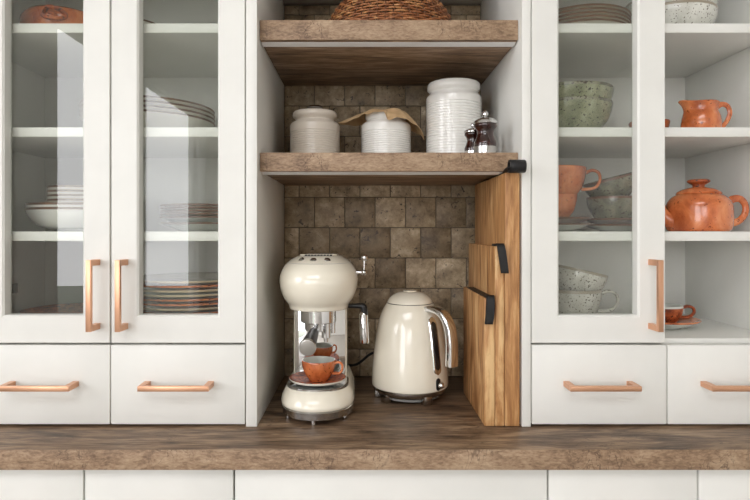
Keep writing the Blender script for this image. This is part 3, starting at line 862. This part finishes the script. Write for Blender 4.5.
# ------------------------------------------------------------------ espresso machine
MX, MY = -0.0875, 0.138
cm = empty('espresso_machine', (MX, MY, CT+0.0006)); tag(cm, 'cream retro espresso machine with chrome trim, left on the worktop in the niche', 'coffee machine')
def plan(w_, f, b_, z, n=48, backexp=5.0, frontexp=2.15):
    """D-shaped plan: elliptical front, squarer back. f<0 front y, b_ back y; widest at ymid."""
    ym = min(f+w_*1.15, (f+b_)/2)
    out = []
    for i in range(n):
        a = 2*PI*i/n
        c, s = math.cos(a), math.sin(a)
        if s < 0: e = frontexp; d = ym-f
        else: e = backexp; d = b_-ym
        x = w_*math.copysign(abs(c)**(2/e), c); y = ym+d*math.copysign(abs(s)**(2/e), s)
        out.append((x, y, z))
    return out
bm = BM()
loft(bm, [plan(0.064, -0.128, 0.140, 0.0095), plan(0.070, -0.135, 0.146, 0.011), plan(0.0712, -0.1365, 0.147, 0.0255), plan(0.069, -0.134, 0.146, 0.0280)])
obj('base_ring', bm, STEEL, cm)
bm = BM()
loft(bm, [plan(0.0695, -0.1345, 0.147, 0.0277), plan(0.0725, -0.137, 0.149, 0.0300), plan(0.0728, -0.1368, 0.149, 0.0365), plan(0.0695, -0.131, 0.148, 0.050),
          plan(0.0648, -0.124, 0.146, 0.060), plan(0.0620, -0.1195, 0.144, 0.0645), plan(0.0590, -0.115, 0.142, 0.0655)])
obj('base', bm, CREAM, cm, ang=50)
bm = BM()
loft(bm, [plan(0.0600, -0.1165, 0.0, 0.0642), plan(0.0608, -0.1175, 0.0, 0.0655), plan(0.0608, -0.1175, 0.0, 0.0695), plan(0.0595, -0.1160, 0.0, 0.0705), plan(0.0570, -0.113, 0.0, 0.0705), plan(0.0565, -0.1125, 0.0, 0.0695)])
tray = obj('drip_tray', bm, CHROME, cm)
bm = BM()
for k in range(-4, 5):
    hl = 0.040*math.sqrt(max(0.1, 1-(k/5.2)**2))
    box(bm, -hl, hl, -0.062+k*0.010-0.0015, -0.062+k*0.010+0.0015, 0.0692, 0.0699)
obj('tray_slots', bm, BLACK, tray)
bm = BM()
def col_ring(z, w_=0.0560, y0=0.0, y1=0.145, r=0.006):
    pts = []
    for (cx_, cy_, a0) in ((w_-r, y0+r, -PI/2), (w_-0.03, y1-0.03, 0), (-w_+0.03, y1-0.03, PI/2), (-w_+r, y0+r, PI)):
        rr = r if cy_ < 0.05 else 0.03
        for k in range(6):
            a = a0+PI/2*k/5
            pts.append((cx_+rr*math.cos(a), cy_+rr*math.sin(a), z))
    return pts
loft(bm, [col_ring(0.055), col_ring(0.120), col_ring(0.212)])
obj('column', bm, CREAM, cm)
obj('back_plate', box(BM(), -0.0525, 0.0525, -0.0018, 0.001, 0.0570, 0.2125, 0.0005), MIRROR, cm)
head = [(0.2060, 0.0550, -0.092, 0.125), (0.2070, 0.0590, -0.098, 0.132), (0.2132, 0.0605, -0.100, 0.134), (0.2178, 0.0635, -0.1030, 0.136), (0.2250, 0.0690, -0.1095, 0.139),
        (0.2400, 0.0755, -0.119, 0.143), (0.2560, 0.0785, -0.1245, 0.146), (0.2680, 0.0790, -0.125, 0.146), (0.2800, 0.0762, -0.121, 0.144), (0.2890, 0.0720, -0.115, 0.141),
        (0.2985, 0.0645, -0.105, 0.135), (0.3052, 0.0560, -0.093, 0.127), (0.3095, 0.0485, -0.083, 0.118), (0.3118, 0.0435, -0.076, 0.112), (0.3130, 0.0395, -0.070, 0.108), (0.3134, 0.0360, -0.065, 0.105)]
hd = cr([(a[0], a[1], a[2]) for a in head], 3); hb = cr([(a[0], a[3], 0) for a in head], 3)
HR = [(u.x, u.y, u.z, v.y) for u, v in zip(hd, hb)]
bm = loft(BM(), [plan(w_, f, b_, z, 64, 2.8, 2.1) for (z, w_, f, b_) in HR])
hdo = obj('head', bm, CREAM, cm, ang=60)
def head_front(x, z):
    for (a, b_) in zip(HR, HR[1:]):
        if a[0] <= z <= b_[0]:
            t = (z-a[0])/(b_[0]-a[0]); w_ = a[1]+(b_[1]-a[1])*t; f = a[2]+(b_[2]-a[2])*t; bb = a[3]+(b_[3]-a[3])*t
            ym = min(f+w_*1.15, (f+bb)/2)
            return ym-(ym-f)*(1-min(1, abs(x)/w_)**2.1)**(1/2.1)
    return -0.06
# seam under the lid of the head
zs = 0.2990
bm = BM(); rg = []
for (a, b_) in zip(HR, HR[1:]):
    if a[0] <= zs <= b_[0]:
        t = (zs-a[0])/(b_[0]-a[0]); w_, f, bb = (a[i]+(b_[i]-a[i])*t for i in (1, 2, 3))
        pts = plan(w_+0.00005, f-0.00005, bb, zs, 96, 2.8, 2.1)
        break
rings = [[Vector(p)+Vector((0, 0, 0.0004*math.sin(2*PI*m/4)))+(Vector((p[0], p[1], 0)).normalized()*0.0004*math.cos(2*PI*m/4)) for m in range(4)] for p in pts]
loft(bm, rings, closed=True)
obj('seam', bm, GREYPL, hdo)
for bx in (-0.0310, -0.0070, 0.0205):
    bz = 0.3062
    by = head_front(bx, bz)
    bm = BM(); sphere(bm, (0, 0, 0), 0.0066, sc=(1, 0.9, 0.30))
    n_ = Vector((bx*0.25, -0.010, 0.012)).normalized()
    o = obj('button', bm, STEEL, hdo, (bx, by, bz)); o.rotation_euler = Vector(n_).to_track_quat('Z', 'Y').to_euler()
    o['label'] = 'small round steel button'
bm = BM()
for k in range(9):
    x = -0.024+k*0.0062
    box(bm, x-0.0024, x+0.0024, -0.062, 0.01, 0.3115, 0.3152, 0.0006)
obj('cup_rack_grille', bm, BLACK, hdo)
bm = BM(); tube(bm, [(-0.036, -0.035, 0.3140), (-0.033, -0.050, 0.3145), (0, -0.054, 0.3148), (0.033, -0.050, 0.3145), (0.036, -0.035, 0.3140)], 0.0013, 8, sub=4)
obj('cup_rail', bm, CREAM, hdo)
# group head, portafilter, spout
bm = BM()
cyl(bm, (0.0, -0.048, 0.1800), 0.0355, 0.0275, 48, bev=0.0015)
cyl(bm, (0.0, -0.048, 0.1640), 0.0275, 0.0165, 48, bev=0.0012)
obj('group_head', bm, CHROME, cm)
pf = obj('portafilter', tube(BM(), [(-0.002, -0.070, 0.171), (-0.006, -0.100, 0.166)], [0.0075, 0.0078], 20), CHROME, cm)
bm = BM()
tube(bm, [(-0.0055, -0.098, 0.1665), (-0.0070, -0.120, 0.1625), (-0.0085, -0.145, 0.1585), (-0.0100, -0.172, 0.1535)], [0.0100, 0.0112, 0.0130, 0.0150], 28, sub=3)
obj('handle', bm, BLACK, pf)
d = (Vector((-0.0100, -0.172, 0.1535))-Vector((-0.0085, -0.145, 0.1585))).normalized()
p0 = Vector((-0.0100, -0.172, 0.1535))
bm = BM(); tube(bm, [p0-d*0.003, p0+d*0.0005, p0+d*0.0025, p0+d*0.0030], [0.0156, 0.0158, 0.0150, 0.0135], 32)
obj('end_cap', bm, STEEL, pf)
bm = BM()
tube(bm, [(0.0165, -0.066, 0.180), (0.0165, -0.066, 0.152)], 0.0090, 20)
tube(bm, [(0.0165, -0.066, 0.152), (0.0165, -0.066, 0.143)], [0.0052, 0.0042], 16)
tube(bm, [(0.0290, -0.050, 0.180), (0.0290, -0.050, 0.158)], 0.0050, 16)
obj('spout', bm, CHROME, cm)
# steam lever
bm = BM()
tube(bm, [(0.070, -0.010, 0.277), (0.0900, -0.012, 0.2760)], [0.0048, 0.0048], 14)
sphere(bm, (0.0915, -0.012, 0.2765), 0.0068)
tube(bm, [(0.0915, -0.012, 0.277), (0.0925, -0.012, 0.303)], 0.0026, 12)
sphere(bm, (0.0928, -0.012, 0.3068), 0.0076)
obj('steam_lever', bm, CHROME, cm)
bm = BM()
tube(bm, [(0.050, -0.012, 0.2080), (0.074, -0.013, 0.2075), (0.0890, -0.015, 0.2070), (0.0925, -0.015, 0.1980), (0.0925, -0.015, 0.190)], [0.0045, 0.0052, 0.0068, 0.0072, 0.0070], 14, sub=4)
st = obj('steam_arm', bm, BLACK, cm)
bm = BM()
tube(bm, [(0.0920, -0.016, 0.1915), (0.0905, -0.0165, 0.189), (0.0930, -0.018, 0.134), (0.0931, -0.018, 0.1315)], [0.0080, 0.0092, 0.0095, 0.0085], 24)
obj('steam_wand', bm, CHROME, st)
for (x, y) in ((-0.003, -0.1275), (0.054, -0.088), (-0.056, -0.088), (0.05, 0.12), (-0.05, 0.12)):
    bm = BM(); cyl(bm, (0, 0, 0), 0.0048, 0.0105, 20, bev=0.0006)
    obj('foot', bm, CHROME if y > -0.1 else CHROME, cm, (x, y, 0))
bm = BM()
tube(bm, [(0.04, 0.14, 0.05), (0.075, 0.165, 0.045), (0.115, 0.185, 0.068), (0.15, 0.198, 0.05), (0.17, 0.200, 0.012), (0.22, 0.195, 0.004)], 0.0032, 8, sub=6)
obj('power_cord', bm, RUBBER, cm)
for ch in cm.children:
    if ch.name.split('.')[0] in ('base_ring', 'base', 'drip_tray'): ch.scale = (1, 1, 0.89)
# cup and saucer on the drip tray
tx, ty, tz = MX+0.001, MY-0.066, CT+0.0006+0.0629
o = obj('saucer', plate_mesh(0.0565, 0.0115, 0.55), [GREYIN, TERRADARK, PORC], None, (tx-0.001, ty, tz), ang=50)
tag(o, 'rust orange saucer with pale underside on the espresso machine drip tray', 'saucer')
cup_thing('espresso_cup', 'orange espresso cup with white inside standing under the coffee spout', 'cup', (tx+0.001, ty, tz+0.0053), 0.0338, 0.0400, [TERRA, GREYIN, TERRA], -0.25, 0.62, 0.55, belly=0.01)

# ------------------------------------------------------------------ kettle
KX, KY = 0.1050, 0.195
kt = empty('kettle', (KX, KY, CT+0.0006)); tag(kt, 'cream retro electric kettle with chrome handle on the worktop', 'kettle')
kp = [(v.x, v.y) for v in cr([(0.0805, 0.0270), (0.0835, 0.0300), (0.0835, 0.0450), (0.0815, 0.075), (0.0782, 0.105), (0.0735, 0.140), (0.0680, 0.168), (0.0600, 0.190), (0.0520, 0.2035), (0.0508, 0.205)], 6)]
obj('body', lathe(BM(), [(0, 0.0268), (0.078, 0.0268)]+kp+[(0.046, 0.205), (0, 0.204)], 96), CREAM, kt, ang=50)
obj('lid_gap', lathe(BM(), [(0.044, 0.2045), (0.0503, 0.2045), (0.0503, 0.2064), (0.044, 0.2064)], 64), SEAM, kt)
lp = [(v.x, v.y) for v in cr([(0.0497, 0.2062), (0.0493, 0.2085), (0.0450, 0.2155), (0.0370, 0.2225), (0.0260, 0.2280), (0.0150, 0.2302)], 5)]
kl = obj('lid', lathe(BM(), [(0, 0.2062)]+lp+[(0, 0.2308)], 72), CREAM, kt, ang=50)
obj('lid_button', lathe(BM(), [(0, 0.2290), (0.0145, 0.2290), (0.0150, 0.2312), (0.0135, 0.2325), (0, 0.2328)], 40), CREAM, kl)
obj('base', lathe(BM(), [(0, 0.0105), (0.066, 0.0105), (0.070, 0.0125), (0.079, 0.0190), (0.0805, 0.0215), (0.0805, 0.0262), (0.0780, 0.0272), (0, 0.0272)], 72), STEEL, kt)
obj('power_base', lathe(BM(), [(0, 0.004), (0.060, 0.004), (0.064, 0.006), (0.064, 0.0095), (0.060, 0.0108), (0, 0.0108)], 64), GREYPL, kt)
for a in (-65, 60, 180, -140):
    bm = BM(); r_ = 0.070
    box(bm, -0.010, 0.010, -0.008, 0.010, 0.0, 0.0225, 0.003)
    obj('foot', bm, STEEL, kt, (r_*math.cos(math.radians(a)), r_*math.sin(math.radians(a)), 0), (0, 0, math.radians(a+90)))
TH = math.radians(-50)
ct_, st_ = math.cos(TH), math.sin(TH)
def radial(r, t, z): return (r*ct_-t*st_, r*st_+t*ct_, z)
# handle: rounded-rect section swept in the radial plane
path = cr([(0.050, 0.196, 0), (0.066, 0.1985, 0), (0.086, 0.196, 0), (0.103, 0.185, 0), (0.1145, 0.166, 0), (0.1195, 0.140, 0), (0.1205, 0.115, 0), (0.1195, 0.088, 0)], 5)
bm = BM(); rings = []
for i, p in enumerate(path):
    t = (path[min(i+1, len(path)-1)]-path[max(i-1, 0)]).normalized(); nrm = Vector((-t.y, t.x, 0))
    f = i/(len(path)-1); hw = 0.0115+0.0015*f; ht = 0.0065+0.0030*f
    ring = []
    for k in range(20):
        a = 2*PI*k/20; c, s = math.cos(a), math.sin(a)
        u = hw*math.copysign(abs(c)**0.5, c); v = ht*math.copysign(abs(s)**0.5, s)
        q = p+nrm*v
        ring.append(radial(q.x, u, q.y))
    rings.append(ring)
loft(bm, rings)
obj('handle', bm, CHROME, kt, ang=50)
def kr(z):
    for (a, b_) in zip(kp, kp[1:]):
        if a[1] <= z <= b_[1] and b_[1] > a[1]: return a[0]+(b_[0]-a[0])*(z-a[1])/(b_[1]-a[1])
    return 0.08
def strip(hw0, z0, z1, off0, off1):
    bm = BM(); rings = []
    n = 30
    for k in range(n+1):
        z = z0+(z1-z0)*k/n
        e = min(1, math.sqrt(max(0, 1-max(0, (hw0*1.0-(z-z0))/hw0, (hw0-(z1-z))/hw0)**2)))
        w_ = max(hw0*e, 0.0004); r = kr(z)
        rings.append([radial(r+off0, -w_, z), radial(r+off1, -w_*0.8, z), radial(r+off1, w_*0.8, z), radial(r+off0, w_, z)])
    return loft(bm, rings)
wg = obj('water_gauge', strip(0.0125, 0.062, 0.182, -0.003, 0.0012), CHROME, kt)
obj('gauge_window', strip(0.0080, 0.072, 0.172, -0.002, 0.0024), DARKGLASS, wg)
sw = obj('switch', strip(0.0075, 0.030, 0.056, -0.003, 0.0012), BLACK, kt)
bm = BM(); sphere(bm, radial(kr(0.043)+0.0085, 0, 0.0425), 0.0066)
tube(bm, [radial(kr(0.043)-0.001, 0, 0.043), radial(kr(0.043)+0.005, 0, 0.0425)], 0.003, 10)
obj('switch_knob', bm, CHROME, sw)

# ------------------------------------------------------------------ daylight
wd = bpy.data.worlds.new('daylight'); bpy.context.scene.world = wd; wd.use_nodes = True
bg = wd.node_tree.nodes['Background']; bg.inputs['Color'].default_value = (0.98, 0.975, 1.0, 1); bg.inputs['Strength'].default_value = 8.0
def portal(name, loc, rot, sx, sy):
    l = bpy.data.lights.new(name, 'AREA'); l.shape = 'RECTANGLE'; l.size = sx; l.size_y = sy
    l.cycles.is_portal = True
    o = bpy.data.objects.new(name, l); link(o, None, loc, rot)
portal('daylight_portal_patio', (RX0-0.16, (PD[0]+PD[1])/2, (PD[2]+PD[3])/2), (0, -PI/2, 0), PD[3]-PD[2], PD[1]-PD[0])
portal('daylight_portal_added_skylight', ((SK[0]+SK[1])/2, (SK[2]+SK[3])/2, RH+0.11), (0, 0, 0), SK[1]-SK[0], SK[3]-SK[2])
portal('daylight_portal_window', (RX0-0.16, (W1[0]+W1[1])/2, (W1[2]+W1[3])/2), (0, -PI/2, 0), W1[3]-W1[2], W1[1]-W1[0])
portal('daylight_portal_added_rear', ((W3[0]+W3[1])/2, RY0-0.16, (W3[2]+W3[3])/2), (PI/2, 0, PI), W3[1]-W3[0], W3[3]-W3[2])

# ------------------------------------------------------------------ camera
cam = bpy.data.cameras.new('camera'); cam.sensor_width = 36; cam.lens = 572.4/750*36
cam.shift_x = 13/750; cam.shift_y = -19/750; cam.clip_start = 0.01
co = bpy.data.objects.new('camera', cam); link(co, None, (0, -1.06, E), (PI/2, 0, 0))
sc = bpy.context.scene
sc.camera = co
sc.view_settings.view_transform = 'Standard'; sc.view_settings.look = 'None'; sc.view_settings.gamma = 1
sc.view_settings.use_curve_mapping = False
sc.view_settings.exposure = -0.5
sc.cycles.max_bounces = 12; sc.cycles.diffuse_bounces = 6; sc.cycles.transparent_max_bounces = 16; sc.cycles.glossy_bounces = 6
sc.cycles.sample_clamp_indirect = 6
try:
    sc.cycles.use_denoising = True
    sc.cycles.denoiser = 'OPENIMAGEDENOISE'
except Exception: pass
